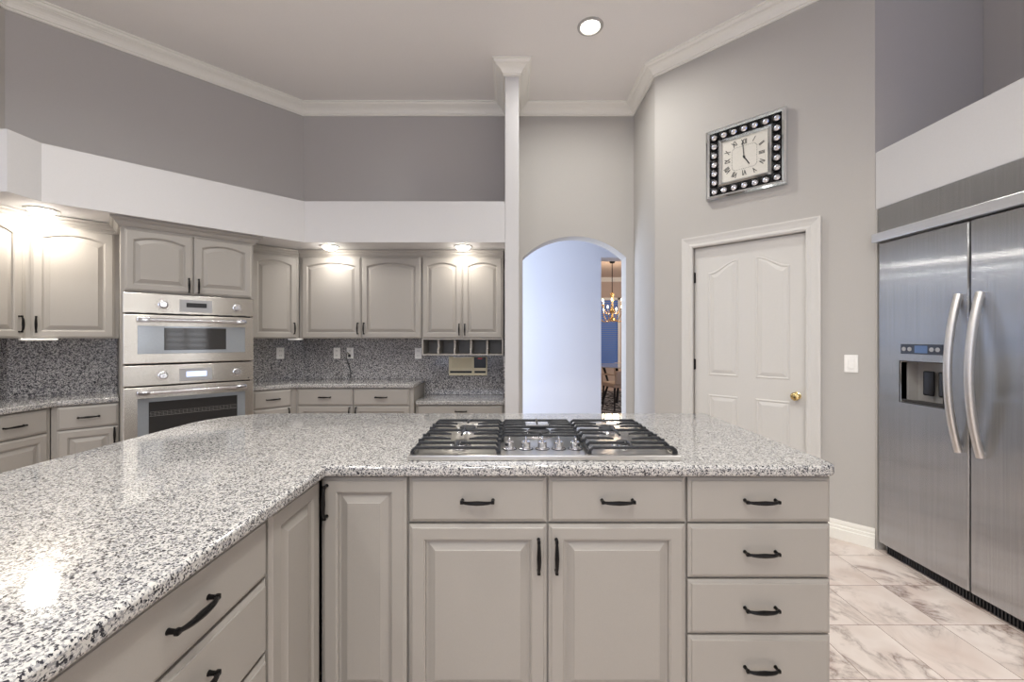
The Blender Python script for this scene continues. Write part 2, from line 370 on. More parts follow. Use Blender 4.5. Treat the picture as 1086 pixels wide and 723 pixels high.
# hall and dining room
q = B(); box(q, -1.4,1.214,5.6,5.9,0,3.0); box(q, 1.214,2.4,5.6,5.9,2.44,3.0); box(q, 2.4,4,5.6,5.9,0,3.0); struct('wall_hall', q, M_hall)
q = B(); box(q, -1.5,-1.4,4.41,5.9,0,3.0); box(q, 3.9,4.0,4.3,5.6,0,3.0); box(q, 1.39,4.0,4.2,4.3,0,3.0); struct('wall_hall_end', q, M_hall)
q = B(); box(q, -1.5,4.0,4.47,5.6,3.0,3.1); struct('ceiling_hall', q, M_hall)
q = B(); box(q, .6,5,11,11.1,0,3.2); box(q, .5,.6,5.9,11.1,0,3.2); box(q, 5,5.1,5.9,11.1,0,3.2); struct('wall_dining', q, M_dwall)
q = B(); box(q, .6,5,5.9,11,2.96,3.06); struct('ceiling_dining', q, M_dwall)
q = B(); sweep(q, [(.6,11),(5,11)], [(0,2.85),(.02,2.85),(.08,2.95),(.08,2.96),(0,2.96)]); struct('trim_2', q, M_white)
q = B(); box(q, 2.3,2.36,10.94,11,.6,2.42); box(q, 2.82,2.88,10.94,11,.6,2.42); box(q, 2.3,2.88,10.94,11,2.36,2.42); box(q, 2.3,2.88,10.94,11,.6,.66)
w3 = struct('window_3', q, M_white)
q = B()
for k in range(33): box(q, 2.36,2.82,10.955,10.985,.68+k*.0508,.68+k*.0508+.036)
obj('blind', q, M_blind, w3)

# ------------------------------------------------------------------ pantry door
EA = -PI/4
def on_diag(s, z=0, off=0): p = C0+D*s-NB*off; return (p.x, p.y, z)
def panel_loops(bm, w, h, loops, top):
    """nested outlines bridged into one relief; loops=(inset, y, archamount)"""
    n = 17; rings = []
    for ins, y, a in loops:
        pts = [(ins, ins), (w-ins, ins)]
        for i in range(n):
            u = 1-i/(n-1); pts.append((ins+(w-2*ins)*u, h-ins-a*top(u)))
        rings.append([bm.verts.new((x, y, z)) for x, z in pts])
    for r0, r1 in zip(rings, rings[1:]):
        L = len(r0)
        for k in range(L): bm.faces.new((r0[k], r0[(k+1) % L], r1[(k+1) % L], r1[k]))
    bm.faces.new(rings[-1]); return rings[0]
d1 = bpy.data.objects.new('door_1', None); COL.objects.link(d1); d1['kind'] = 'structure'
d1.location = on_diag(SA, 0, -.03); d1.rotation_euler = (0,0,EA)
wd = SB-SA
q = B(); box(q, .004, wd-.004, .0, .035, .008, ZD-.004, .002, 1)
def relief(x0, x1, z0, z1, topf, a):
    w, h = x1-x0, z1-z0; b = B()
    # sunk groove ring with raised field
    panel_loops(b, w, h, [(0,0,a),(.006,-.004,a),(.012,-.004,a),(.018,.0,a),(.022,-.001,a),(.045,-.007,a)], topf)
    for v in b.verts: v.co += Vector((x0, 0, z0))
    merge(q, b)
relief(.112,.335,1.035,1.955, lambda u: (1-math.sin(u*PI/2)**1.0*1.0)*1.0 if False else .5+.5*math.cos(u*PI), .085)
relief(.452,.675,1.035,1.955, lambda u: .5-.5*math.cos(u*PI), .085)
relief(.112,.335,.22,.88, lambda u: 0, 0); relief(.452,.675,.22,.88, lambda u: 0, 0)
obj('door_leaf', q, M_door, d1)
q = B(); rot = Matrix.Rotation(R(90), 4, 'X')
lathe(q, [(.0,0),(.026,0),(.028,.004),(.02,.008),(.011,.012),(.011,.03),(.02,.036),(.029,.046),(.030,.055),(.024,.066),(.010,.071),(0.001,.072)], 24, Matrix.Translation((.715,0,.925)) @ rot)
obj('door_knob', q, M_brass, d1, smooth=True)
q = B(); box(q, wd-.006,wd-.001,-.002,.03,.895,.955); obj('latch_plate', q, M_brass, d1)
for z in (.22, 1.12, 1.84):
    q = B(); cyl(q, (.0,-.006,z-.045), (.0,-.006,z+.045), .007, seg=10); box(q, .0,.012,-.003,0,z-.042,z+.042); obj('hinge', q, M_bronze, d1)
q = B()
cpf = [(0,0),(.0,.012),(.012,.018),(.03,.014),(.055,.018),(.075,.024),(.086,.024),(.086,0)]   # (outward from the opening, thickness)
path = [(SA,0),(SA,ZD),(SB,ZD),(SB,0)]
dirs = [(-1,0),(-1,1),(1,1),(1,0)]
rings = []
for (s, z), (dx, dz) in zip(path, dirs):
    rings.append([q.verts.new((*on_diag(s+dx*o, 0, t)[:2], z+dz*o)) for o, t in cpf])
for a, b in zip(rings, rings[1:]):
    for k in range(len(cpf)): q.faces.new((a[k], a[(k+1) % len(cpf)], b[(k+1) % len(cpf)], b[k]))
q.faces.new(rings[0]); q.faces.new(rings[-1])
struct('trim_3', q, M_door)

# ------------------------------------------------------------------ cabinet fronts
def door_bm(w, h, arch, t=.02, stile=.052):
    q = B(); f = lambda u: (2*u-1)**2
    back = panel_loops(q, w, h, [(0,0,0),(0,-t+.007,0),(.009,-t+.003,0),(.012,-t,0),(stile-.004,-t,arch),(stile-.001,-t+.003,arch),(stile+.002,-t+.004,arch),(stile+.004,-t+.013,arch),(stile+.011,-t+.013,arch),(stile+.033,-t+.003,arch),(stile+.035,-t+.001,arch)], f)
    q.faces.new(back); return q
def drawer_bm(w, h, t=.02):
    q = B(); back = panel_loops(q, w, h, [(0,0,0),(0,-t+.009,0),(.003,-t+.007,0),(.011,-t+.0035,0),(.012,-t+.0005,0),(.014,-t,0)], lambda u: 0)
    q.faces.new(back); return q
def handle_bm(vert, L=.102, out=.018):
    q = B(); n = 15; pts = []; rad = []
    for i in range(n):
        u = i/(n-1)*2-1
        pts.append((u*L/2, -out-.010*(1-u**4), 0)); rad.append(.0048+.0030*max(0, 1-abs(u)*1.2)**.7)
    tube(q, pts, rad, 8)
    for s in (-1, 1):
        cyl(q, (s*L/2, 0, 0), (s*L/2, -out-.002, 0), .0055, .0045, 10)
        box(q, s*L/2-.0058, s*L/2+.0058, -out-.006, -out+.004, -.0055, .0055, .0022, 2)
        cyl(q, (s*L/2, 0, 0), (s*L/2, -.003, 0), .0062, .0058, 12)
    if vert: bmesh.ops.rotate(q, verts=q.verts, cent=(0,0,0), matrix=Matrix.Rotation(R(90), 3, 'Y'))
    return q
def front(root, kind, x0, x1, z0, z1, arch=0, hx=None, hz=None, g=.0022, stile=.052):
    w = x1-x0-2*g; h = z1-z0-2*g
    bm = drawer_bm(w, h) if kind == 'drawer' else door_bm(w, h, arch, stile=stile)
    o = obj(kind, bm, M_cab, root); o.location = (x0+g, -.001, z0+g)
    if hx is None and kind == 'drawer': hx, hz = (x0+x1)/2, (z0+z1)/2
    if hx is not None:
        hb = handle_bm(kind == 'door'); hd = obj('handle', hb, M_bronze, o, smooth=True)
        hd.location = (hx-x0-g, -.02, hz-z0-g)
    return o
def cabinet(name, label, loc, rot, w, d, z0, z1, fronts, kick=False, crown=None, group=None, crown_ends=(0,0), cat='cabinet', body=None):
    """front plane y=0 in local space, local x along the run"""
    root = thing(name, label, cat, (loc[0], loc[1], z0), rot, group)
    q = B()
    if body: body(q)
    elif kick:
        box(q, 0, w, 0, d, .10, z1-z0)
        box(q, .0, w, .06, d, 0, .10)
    else: box(q, 0, w, 0, d, 0, z1-z0)
    obj('body', q, M_cab, root)
    for f in fronts: 
        f = dict(f); f['z0'] -= z0; f['z1'] -= z0
        if f.get('hz') is not None: f['hz'] -= z0
        front(root, **f)
    if crown:
        c0, c1, p = crown; a, b = crown_ends
        c0 -= z0; c1 -= z0; hh = c1-c0
        prof = [(0,c0),(.008,c0),(.008,c0+hh*.16),(.014,c0+hh*.18),(p*.32,c0+hh*.26),(p*.52,c0+hh*.42),(p*.62,c0+hh*.60),(p*.62,c0+hh*.64),(p*.80,c0+hh*.66),(p*.88,c0+hh*.74),(p,c0+hh*.80),(p,c1),(0,c1)]
        path = []
        if a: path.append((0, a))
        path += [(0,0),(w,0)]
        if b: path.append((w, b))
        q = B(); sweep(q, path, prof); obj('crown_moulding', q, M_cab, root, smooth=True)
    return root
def F(kind, x0, x1, z0, z1, **k): return dict(kind=kind, x0=x0, x1=x1, z0=z0, z1=z1, **k)

# island -------------------------------------------------------------------
YI = 1.395; XL = -.66; ZT = .875
def isl(x0, x1, **k): return (x0, YI, 0)
cabinet('island_base_cabinet', 'island cabinet under the cooktop, two drawers over two raised panel doors', (-.347,YI,0), 0, .93, .55, 0, ZT,
    [F('drawer',.0,.465,.717,.872), F('drawer',.467,.93,.717,.872), F('door',.0,.465,.105,.714,hx=.436,hz=.612), F('door',.467,.93,.105,.714,hx=.495,hz=.612)], kick=True)
cabinet('island_drawer_cabinet', 'island cabinet of four stacked drawers at the right end of the counter', (.586,YI,0), 0, .486, .55, 0, ZT,
    [F('drawer',.002,.484,.717,.872), F('drawer',.002,.484,.531,.714), F('drawer',.002,.484,.343,.528), F('drawer',.002,.484,.105,.340,hx=.243,hz=.238)], kick=True)
cabinet('island_corner_cabinet', 'narrow one-door island cabinet in the inner corner, left of the cooktop drawers', (-.641,YI,0), 0, .292, .55, 0, ZT,
    [F('door',.001,.290,.105,.872,hx=.022,hz=.792)], kick=True)
RL = PI/2   # the leg of the island faces +X
cabinet('island_corner_cabinet', 'handleless one-door island cabinet on the left leg beside the inner corner', (XL,1.085,0), RL, .29, .6, 0, ZT,
    [F('door',.002,.290,.105,.872)], kick=True)
cabinet('island_drawer_cabinet', 'drawer cabinet on the left leg of the island, its pulls seen at a slant', (XL,.545,0), RL, .538, .6, 0, ZT,
    [F('drawer',.002,.536,.71,.872), F('drawer',.002,.536,.513,.707,hx=.27,hz=.63), F('drawer',.002,.536,.31,.51), F('drawer',.002,.536,.105,.307)], kick=True)
cabinet('island_drawer_cabinet', 'drawer cabinet at the near end of the left leg, below the lower left granite edge', (XL,-.02,0), RL, .563, .6, 0, ZT,
    [F('drawer',.002,.561,.71,.872), F('drawer',.002,.561,.513,.707), F('drawer',.002,.561,.31,.51), F('drawer',.002,.561,.105,.307)], kick=True)
def rounded(pts, rads, n=10):
    out = []; L = len(pts)
    for i, (p, r) in enumerate(zip(pts, rads)):
        p = Vector(p)
        if r == 0: out.append(tuple(p)); continue
        a = (Vector(pts[i-1])-p).normalized(); b = (Vector(pts[(i+1) % L])-p).normalized()
        half = a.angle(b)/2; dist = r/math.tan(half); c = p+(a+b).normalized()*(r/math.sin(half))
        s = p+a*dist-c; e = p+b*dist-c
        for k in range(n+1):
            t = k/n; v = s.slerp(e, t) if s.length else s; out.append(tuple(c+v.normalized()*r))
    return out
q = B(); prism(q, rounded([(-1.605,-.35),(-.613,-.35),(-.613,1.355),(1.088,1.355),(1.088,2.311),(-1.605,2.311)], [.05,.05,.0,.05,.03,.30]), .877, .915)
tag(obj('island_countertop', q, M_granite, bevel=.010), 'speckled grey granite top of the L-shaped island, carrying the cooktop', 'countertop')
# carcass behind the fronts (bar back of the island)
q = B(); box(q, -1.27,-.636,1.955,2.03,0,.876); box(q, -.63,1.06,1.955,2.03,0,.876); box(q,-1.30,-1.265,-.02,1.95,0,.876)
tag(obj('island_back_panel', q, M_cab), 'painted panels closing the far side of the island under the overhanging granite', 'panel')

# cabinets on the back and diagonal walls ------------------------------------
ZU0, ZU1 = 1.335, 2.115
YB = 3.97
AR = .034
cabinet('upper_cabinet', 'upper cabinet with two wide arched doors on the back wall', (-2.05,YB,0), 0, 1.18, .315, ZU0, ZU1,
    [F('door',.026,.598,ZU0,ZU1,arch=AR,hx=.572,hz=1.43), F('door',.602,1.176,ZU0,ZU1,arch=AR,hx=.63,hz=1.43)], crown=(ZU1,2.18,.035))
cabinet('upper_cabinet', 'upper cabinet with two narrow arched doors beside the column, above the cubbyholes', (-.868,YB,0), 0, .785, .315, ZU0, ZU1,
    [F('door',.004,.386,ZU0,ZU1,arch=AR,hx=.362,hz=1.42), F('door',.39,.775,ZU0,ZU1,arch=AR,hx=.416,hz=1.42)], crown=(ZU1,2.18,.035))
E45 = PI/4
def on45(off, Y): return (Y-off, Y, 0)
# a cabinet on the diagonal wall starts (local x=0) at its left end: point with given Y on plane X-Y=-off
OFU = 6.034
cabinet('upper_cabinet', 'single-door upper cabinet on the diagonal wall, right of the ovens', on45(OFU,3.656), E45, .450, .29, ZU0, ZU1,
    [F('door',.045,.430,ZU0,ZU1,arch=AR,hx=.400,hz=1.43)], crown=(ZU1,2.18,.035))
cabinet('upper_cabinet', 'single-door upper cabinet on the diagonal wall, left of the ovens', on45(OFU,2.762), E45, .456, .29, ZU0, ZU1,
    [F('door',.024,.435,ZU0,ZU1,arch=AR,hx=.052,hz=1.43)], crown=(ZU1,2.18,.035))
cabinet('upper_cabinet', 'upper cabinet at the left edge of the photo, partly cut off, beside the lit corner', (-3.268,2.39,0), RL, .372, .295, ZU0, ZU1,
    [F('door',.004,.345,ZU0,ZU1,arch=AR,hx=.318,hz=1.43)], crown=(ZU1,2.18,.035))
# oven tower
OFO = 5.61
WT = .804
def tower(q):
    box(q, 0, .018, 0, .60, 0, 2.12); box(q, WT-.018, WT, 0, .60, 0, 2.12); box(q, .018, WT-.018, 0, .60, 1.665, 2.12); box(q, .018, WT-.018, 0, .60, 0, .40); box(q, .018, WT-.018, .58, .60, .40, 1.665)
TW = cabinet('oven_cabinet', 'tall darker taupe cabinet on the diagonal wall holding both ovens', on45(OFO,2.874), E45, WT, .60, 0, 2.12,
    [F('door',.016,.402,1.672,2.112,arch=.03,hx=.375,hz=1.735,stile=.048), F('door',.406,.792,1.672,2.112,arch=.03,hx=.434,hz=1.735,stile=.048), F('drawer',.016,.792,.11,.39)], crown=(2.112,2.182,.055), crown_ends=(.30,.30), body=tower)
# base cabinets
OFB = 5.838
cabinet('base_cabinet', 'one-drawer base cabinet on the diagonal wall left of the ovens', on45(OFB,2.752), E45, .331, .43, 0, ZT,
    [F('drawer',.024,.329,.712,.87), F('door',.024,.329,.105,.709,hx=.305,hz=.645)], kick=True)
cabinet('base_cabinet', 'base cabinet at the left edge of the photo, partly cut off, under the granite', (-3.085,2.33,0), RL, .415, .47, 0, ZT,
    [F('drawer',.004,.39,.712,.87), F('door',.004,.39,.105,.709,hx=.03,hz=.645)], kick=True)
cabinet('base_cabinet', 'narrow base cabinet with one drawer just right of the ovens', on45(OFB,3.558), E45, .384, .43, 0, ZT,
    [F('drawer',.03,.337,.712,.87), F('door',.03,.337,.105,.709,hx=.31,hz=.645)], kick=True)
YBB = 3.825
cabinet('base_cabinet', 'back wall base cabinet with two drawers side by side over doors', (-2.005,YBB,0), 0, 1.09, .455, 0, ZT,
    [F('drawer',.018,.532,.712,.87), F('drawer',.535,1.055,.712,.87), F('door',.018,.532,.105,.709,hx=.505,hz=.645), F('door',.535,1.055,.105,.709,hx=.565,hz=.645)], kick=True)
cabinet('desk_cabinet', 'low desk-height cabinet under the short granite top beside the column', (-.908,3.875,0), 0, .84, .40, 0, .708,
    [F('drawer',.02,.825,.575,.705,hx=.43,hz=.652), F('door',.02,.42,.105,.572), F('door',.424,.825,.105,.572)], kick=True)
# tops
q = B(); e = .035*1.414
prism(q, [(-2.0,3.79),(-.905,3.79),(-.905,4.289),(-2.175,4.289),(-2.175-.475+.02,4.289-.475+.02-.001)]+[(-2.61,3.852)][:0]+[(3.50-5.80+.06,3.50+.06)], .877, .915)
bmesh.ops.delete(q, geom=q.verts[:], context='VERTS')
# front edge follows the back run, then the diagonal to the ovens, and returns along the walls
f0 = (3.79-5.803, 3.79); y1 = 3.545; f1 = (y1-5.803, y1); bk = Vector(f1)+Vector((-1,1))*((6.46-5.803)/2)
prism(q, [f0,(-.905,3.79),(-.905,4.288),(-2.172,4.288),(bk.x,bk.y),f1], .877, .915)
tag(obj('countertop', q, M_granite, bevel=.008), 'speckled granite top of the back wall run, right of the ovens', 'countertop')
q = B(); y0 = 2.968; g0 = (y0-5.803, y0); gb = Vector(g0)+Vector((-1,1))*((6.46-5.803)/2); cx = -3.05
prism(q, [g0,(gb.x,gb.y),(-3.568,2.892),(-3.568,2.33),(cx,2.33),(cx,cx+5.803)], .877, .915)
tag(obj('countertop', q, M_granite, bevel=.008), 'speckled granite top left of the ovens, running off the left edge of the photo', 'countertop')
q = B(); box(q, -.903,-.065,3.84,4.288,.712,.75)
tag(obj('desk_countertop', q, M_granite, bevel=.008), 'short lower granite desk top beside the column', 'countertop')
# splashes
def slab45(ya, yb, z0, z1, t=.018):
    a = Vector((ya-6.463, ya)); b = Vector((yb-6.463, yb)); n = Vector((1,-1)).normalized()*t
    q = B(); prism(q, [a, b, b+n, a+n], z0, z1); return q
tag(obj('granite_backsplash', slab45(3.871,4.282,.916,1.333), M_splash), 'darkened granite backsplash on the diagonal wall right of the ovens, with one outlet', 'backsplash')
tag(obj('granite_backsplash', slab45(2.901,3.298,.916,1.333), M_splash), 'darkened granite backsplash between the left corner and the ovens', 'backsplash')
q = B(); box(q, -3.568,-3.55,2.33,2.8875,.916,1.333); tag(obj('granite_backsplash', q, M_splash), 'darkened granite backsplash at the left edge of the photo', 'backsplash')
q = B(); box(q, -2.1675,-.904,4.27,4.288,.916,1.333); box(q, -.904,-.065,4.27,4.288,.752,1.333)
tag(obj('granite_backsplash', q, M_splash), 'long darkened granite backsplash on the back wall, stepping down behind the desk top', 'backsplash')
q = B(); box(q, -.081,-.064,3.78,4.27,.752,1.17); tag(obj('granite_side_splash', q, M_splash), 'upright granite slab on the side of the column at the desk end', 'backsplash')
# cubbyholes
cb = thing('cubbyhole_shelf', 'row of five painted cubbyholes under the narrow upper cabinet', 'shelf', (-.868,3.955,1.173))
q = B(); box(q, 0,.785,0,.28,0,.012); box(q, 0,.785,0,.28,.150,.161); box(q, 0,.785,.27,.28,.012,.15); box(q, 0,.014,0,.27,.012,.15); box(q, .771,.785,0,.27,.012,.15); obj('case', q, M_cab, cb)
for k in range(1, 5):
    x = k*.157; q = B()
    prof = [(.0,.012),(.0,.055),(.025,.075),(.03,.105),(.012,.15),(.27,.15),(.27,.012)]
    va = [q.verts.new((x-.008, y, z)) for y, z in prof]; vb = [q.verts.new((x+.008, y, z)) for y, z in prof]
    q.faces.new(va); q.faces.new(vb[::-1])
    for i in range(len(prof)): q.faces.new((va[i], va[(i+1) % len(prof)], vb[(i+1) % len(prof)], vb[i]))
    obj('divider', q, M_cab, cb)
# under cabinet lights
def ucl(loc, rot, L, label):
    t = thing('under_cabinet_light', label, 'light', loc, rot)
    q = B(); box(q, -L/2,L/2,-.03,.03,-.012,0,.003,1); obj('housing', q, M_plate, t)
    q = B(); box(q, -L/2+.01,L/2-.01,-.022,.022,-.015,-.012); obj('diffuser', q, M_lamp if False else M_plate, t)
ucl((-3.2,2.78,1.334), R(60), .17, 'thin white light bar under the upper cabinets in the left corner')
ucl((-2.09,3.97,1.334), R(25), .13, 'thin white light bar under the upper cabinets at the back corner')
# outlets -------------------------------------------------------------------
def outlet(loc, rot, label, cord=False, w=.07):
    t = thing('electrical_outlet', label, 'outlet', loc, rot)
    q = B(); box(q, -w/2,w/2,-.006,0,-.057,.057,.003,1); obj('cover_plate', q, M_plate, t)
    for z in (-.024, .024):
        q = B(); box(q, -.017,.017,-.009,-.006,z-.014,z+.014,.003,1); s = obj('socket', q, M_plate, t)
        q = B(); box(q, -.008,-.005,-.0095,-.009,z-.004,z+.006); box(q, .005,.008,-.0095,-.009,z-.004,z+.006); obj('slot', q, M_ink, s)
    return t
def p45(px, off=6.437): r = (543-px)/436; Y = off/(1+r); return Y
yy = p45(297.2); outlet((yy-6.437, yy, 1.335-(374.5-358.75)*yy/436), E45, 'white outlet on the diagonal granite backsplash, right of the ovens')
YW = 4.269
def bw(px, py): return ((px-543)*YW/436, YW, 1.335-(py-358.75)*YW/436)
outlet(bw(357.4,374.4), 0, 'white outlet on the back wall backsplash without a cord, left of the corded one')
outlet(bw(371.4,374.4), 0, 'white outlet on the back wall backsplash with a black cord')
outlet(bw(443.6,374.6), 0, 'white outlet beside the cubbyholes on the back wall backsplash')
x, y, z = bw(371.4,374.4)
q = B(); box(q, x-.012,x+.012,y-.03,y-.01,z-.04,z-.012,.004,1); tube(q, [(x,y-.03,z-.02),(x,y-.045,z+.0),(x-.01,y-.05,z+.012),(x-.02,y-.04,z-.02),(x-.03,y-.02,z-.06),(x-.02,y-.012,z-.1),(x,y-.012,z-.15),(x+.01,y-.015,z-.214),(x+.015,y-.04,z-.252)], .004, 6)
tag(obj('power_cord', q, M_black), 'short black cord plugged into a backsplash outlet', 'cord')
# intercom
x0, _, z0 = bw(476.3,397.8); x1, _, z1 = bw(516.8,378)
ic = thing('intercom', 'cream wall intercom panel with a dark display under the cubbyholes', 'intercom', (x0, YW, z0))
w, h = x1-x0, z1-z0
q = B(); box(q, 0,w,-.022,0,0,h,.004,2); obj('housing', q, M_cream, ic)
q = B(); box(q, w*.66,w*.97,-.026,-.022,h*.4,h*.97,.002,1); ds = obj('display', q, M_black, ic)
q = B()
for k in range(4): box(q, w*.76+k*.012,w*.76+k*.012+.006,-.0265,-.026,h*.88,h*.92)
obj('digit', q, M_red, ds)
q = B()
for k in range(11): box(q, .03,w*.6,-.0235,-.022,h*.42+k*.009,h*.42+k*.009+.003)
obj('speaker_grille', q, plain('grille_beige', srgb(205,194,160), .5), ic)
q = B(); box(q, .012,w*.6,-.0255,-.022,h*.13,h*.24,.001,1); obj('button_strip', q, M_black, ic)
q = B(); box(q, w*.67,w*.96,-.0255,-.022,h*.13,h*.24,.001,1); obj('button_strip', q, M_black, ic)
q = B(); box(q, w*.12,w*.6,-.0235,-.022,h*.95,h*.985); obj('label_strip', q, M_plate, ic)
# light switch
yy = 2.699; s = (3.656-yy)*1.4142
sw = thing('light_switch', 'white rocker light switch on the wall between the pantry door and fridge', 'switch', on_diag(s, 1.169), EA)
q = B(); box(q, -.036,.036,-.006,0,-.058,.058,.003,1); obj('cover_plate', q, M_plate, sw)
q = B(); box(q, -.017,.017,-.009,-.006,-.034,.034,.002,1); obj('rocker', q, M_plate, sw)

# ------------------------------------------------------------------ ovens
def text_bm(txt, size, mat4):
    c = bpy.data.curves.new('t', 'FONT'); c.body = txt; c.size = size; c.align_x = 'CENTER'; c.align_y = 'CENTER'; c.extrude = .0004; c.offset = .0012
    o = bpy.data.objects.new('t', c); COL.objects.link(o); dg = bpy.context.evaluated_depsgraph_get()
    me = bpy.data.meshes.new_from_object(o.evaluated_get(dg)); b = B(); b.from_mesh(me)
    bmesh.ops.transform(b, matrix=mat4, verts=b.verts)
    bpy.data.objects.remove(o); bpy.data.curves.remove(c); bpy.data.meshes.remove(me); return b
OX = on45(OFO-.0, 2.874)
def oven(label, z0, z1, zc, lower):
    """z0..z1 overall, control panel from zc to z1"""
    t = thing('built_in_oven', label, 'oven', (OX[0], OX[1], 0), E45)
    w0, w1 = .010, WT-.006; cxm = (w0+w1)/2
    q = B(); box(q, w0+.012,w1-.016,.002,.56,z0+.004,z1-.004); obj('oven_body', q, M_dark, t)
    q = B(); box(q, w0,w1,-.03,0,zc+.005,z1,.004,2); cp_ = obj('control_panel', q, M_steel, t)
    kz = zc+(z1-zc)*.48
    for kx in (w0+.215, w1-.115):
        q = B(); lathe(q, [(.0,0),(.030,0),(.030,.006),(.024,.008),(.022,.026),(.019,.030),(0.001,.030)], 28, Matrix.Translation((kx,-.03,kz)) @ rot)
        box(q, kx-.004,kx+.004,-.066,-.058,kz-.021,kz+.021,.002,1)
        obj('knob', q, M_chrome, cp_, smooth=True)
        q = B()
        for i in range(12):
            a = 2*PI*i/12; px, pz = kx+.042*math.cos(a), kz+.042*math.sin(a)
            if abs(math.sin(a)) < .9: box(q, px-.004,px+.004,-.0305,-.0300,pz-.0015,pz+.0015)
        obj('dial_marking', q, M_plug, cp_)
    q = B(); box(q, cxm-.085,cxm+.115,-.0325,-.03,kz-.048,kz+.045,.001,1); gp = obj('display_surround', q, M_plug, cp_)
    q = B(); box(q, cxm-.045,cxm+.08,-.0345,-.0325,kz-.012 if not lower else kz-.018,kz+.022,.001,1); obj('display', q, M_screen if lower else M_black, gp)
    q = B(); box(q, w0,w1,-.036,0,z0+.005,zc-.004,.005,2); dr = obj('oven_door', q, M_steel, t)
    # window
    gz1 = zc-.085; gz0 = z0+.075 if not lower else z0+.09
    q = B(); box(q, w0+.075,w1-.06,-.0385,-.0365,gz0,gz1,.001,1); obj('glass_surround', q, M_glassgrey, dr)
    ix0, ix1 = (w0+.22, w1-.19) if not lower else (w0+.135, w1-.115)
    q = B(); box(q, ix0,ix1,-.041,-.0387,gz0+.025,gz1-.012 if not lower else gz1-.028,.001,1); gl = obj('oven_glass', q, M_glassdark, dr)
    if lower:
        q = B(); z = gz1-.10
        for k in range(1):
            for u in range(22): tube(q, [(ix0+.01+u*.023,-.0415,z-.11*k),(ix0+.012+u*.023,-.0425,z-.11*k-.03)], .0006, 4)
            for dz in (0, .01, .02, .03): tube(q, [(ix0+.005,-.042,z-.11*k-dz),(ix1-.005,-.042,z-.11*k-dz)], .0007 if dz < .03 else .0012, 4)
        obj('oven_rack', q, M_rack, gl)
    q = B(); hz = zc-.042
    tube(q, [(w0+.085+.02,-.085,hz),(w1-.075-.02,-.085,hz)], .013, 14)
    hd = obj('handle', q, M_chrome, dr, smooth=True)
    for x in (w0+.105, w1-.095):
        q = B(); box(q, x-.035,x+.035,-.099,-.036,hz-.016,hz+.016,.005,2); obj('handle_mount', q, M_chrome, hd, smooth=True)
    if lower:
        q = B(); box(q, w1-.04,w1-.03,-.031,-.0303,zc+.016,zc+.024); obj('emblem', q, M_ink, cp_)
    else:
        q = B()
        for k in range(8): box(q, w0+.03+k*.092,w0+.09+k*.092,-.031,-.0302,zc+.006,zc+.010)
        obj('vent_slot', q, M_ink, cp_)
    return t
oven('shallow stainless upper oven with a mirrored window, below the tower doors', 1.148, 1.66, 1.51, False)
oven('stainless lower oven with a lit display and racks behind dark glass', .41, 1.142, .99, True)

# ------------------------------------------------------------------ refrigerator
fr = thing('refrigerator', 'built-in stainless side-by-side refrigerator with ice and water dispenser', 'refrigerator', (XF, 2.572, 0), -PI/2)
FW = 1.225
q = B(); box(q, .0,FW,.10,.66,.02,2.145); box(q, .525,FW,.03,.10,.02,2.145); box(q, .0,.525,.03,.10,1.26,2.145); box(q, .0,.525,.03,.10,.02,.90); box(q, .0,.10,.03,.10,.9,1.26); obj('cabinet_body', q, M_plug, fr)
def plate_hole(w, h, t, hx0, hx1, hz0, hz1):
    q = B(); xs = [0,hx0,hx1,w]; zs = [0,hz0,hz1,h]; g = {}
    for k, y in enumerate((-t, 0)):
        for i, x in enumerate(xs):
            for j, z in enumerate(zs): g[i,j,k] = q.verts.new((x, y, z))
    for i in range(3):
        for j in range(3):
            if (i, j) == (1, 1): continue
            for k in (0, 1): q.faces.new((g[i,j,k],g[i+1,j,k],g[i+1,j+1,k],g[i,j+1,k]))
    for i in range(3):
        for j in (0, 3): q.faces.new((g[i,j,0],g[i+1,j,0],g[i+1,j,1],g[i,j,1]))
    for j in range(3):
        for i in (0, 3): q.faces.new((g[i,j,0],g[i,j+1,0],g[i,j+1,1],g[i,j,1]))
    for a, b in (((1,1),(2,1)),((2,1),(2,2)),((2,2),(1,2)),((1,2),(1,1))): q.faces.new((g[*a,0],g[*b,0],g[*b,1],g[*a,1]))
    return q
DZ0, DZ1, DS = .065, 1.925, .516
hx0, hx1, hz0, hz1 = .143, .385, .965, 1.20
ld = obj('freezer_door', plate_hole(DS-.006-.004, DZ1-DZ0, .045, hx0, hx1, hz0-DZ0, hz1-DZ0), M_fridge, fr, bevel=.006); ld.location = (.004, .025, DZ0)
q = B(); box(q, 0,FW-.004-DS-.003,-.045,0,0,DZ1-DZ0,.006,2); rd = obj('fridge_door', q, M_fridge, fr); rd.location = (DS+.003, .025, DZ0)
# dispenser
q = B(); a, b, c, d = hx0, hx1, hz0-DZ0, hz1-DZ0
box(q, a,b,.06,.063,c,d); box(q, a-.003,a,-.04,.06,c,d); box(q, b,b+.003,-.04,.06,c,d); box(q, a,b,-.04,.06,d,d+.003); box(q, a,b,-.04,.06,c-.003,c)
dp = obj('dispenser_recess', q, plain('dispenser_grey', srgb(176,172,168), .35), ld)
q = B(); 
for (x0_, x1_, z0_, z1_) in ((a-.005,a,c-.005,d+.005),(b,b+.005,c-.005,d+.005),(a-.005,b+.005,c-.005,c),(a-.005,b+.005,d,d+.005)): box(q, x0_,x1_,-.048,-.044,z0_,z1_,.001,1)
obj('dispenser_frame', q, M_dark, dp)
for k in (0, 1):
    q = B(); box(q, a+.070+k*.085,a+.130+k*.085,.015,.032,c+.045,c+.185,.01,3); obj('paddle', q, M_black, dp, smooth=True)
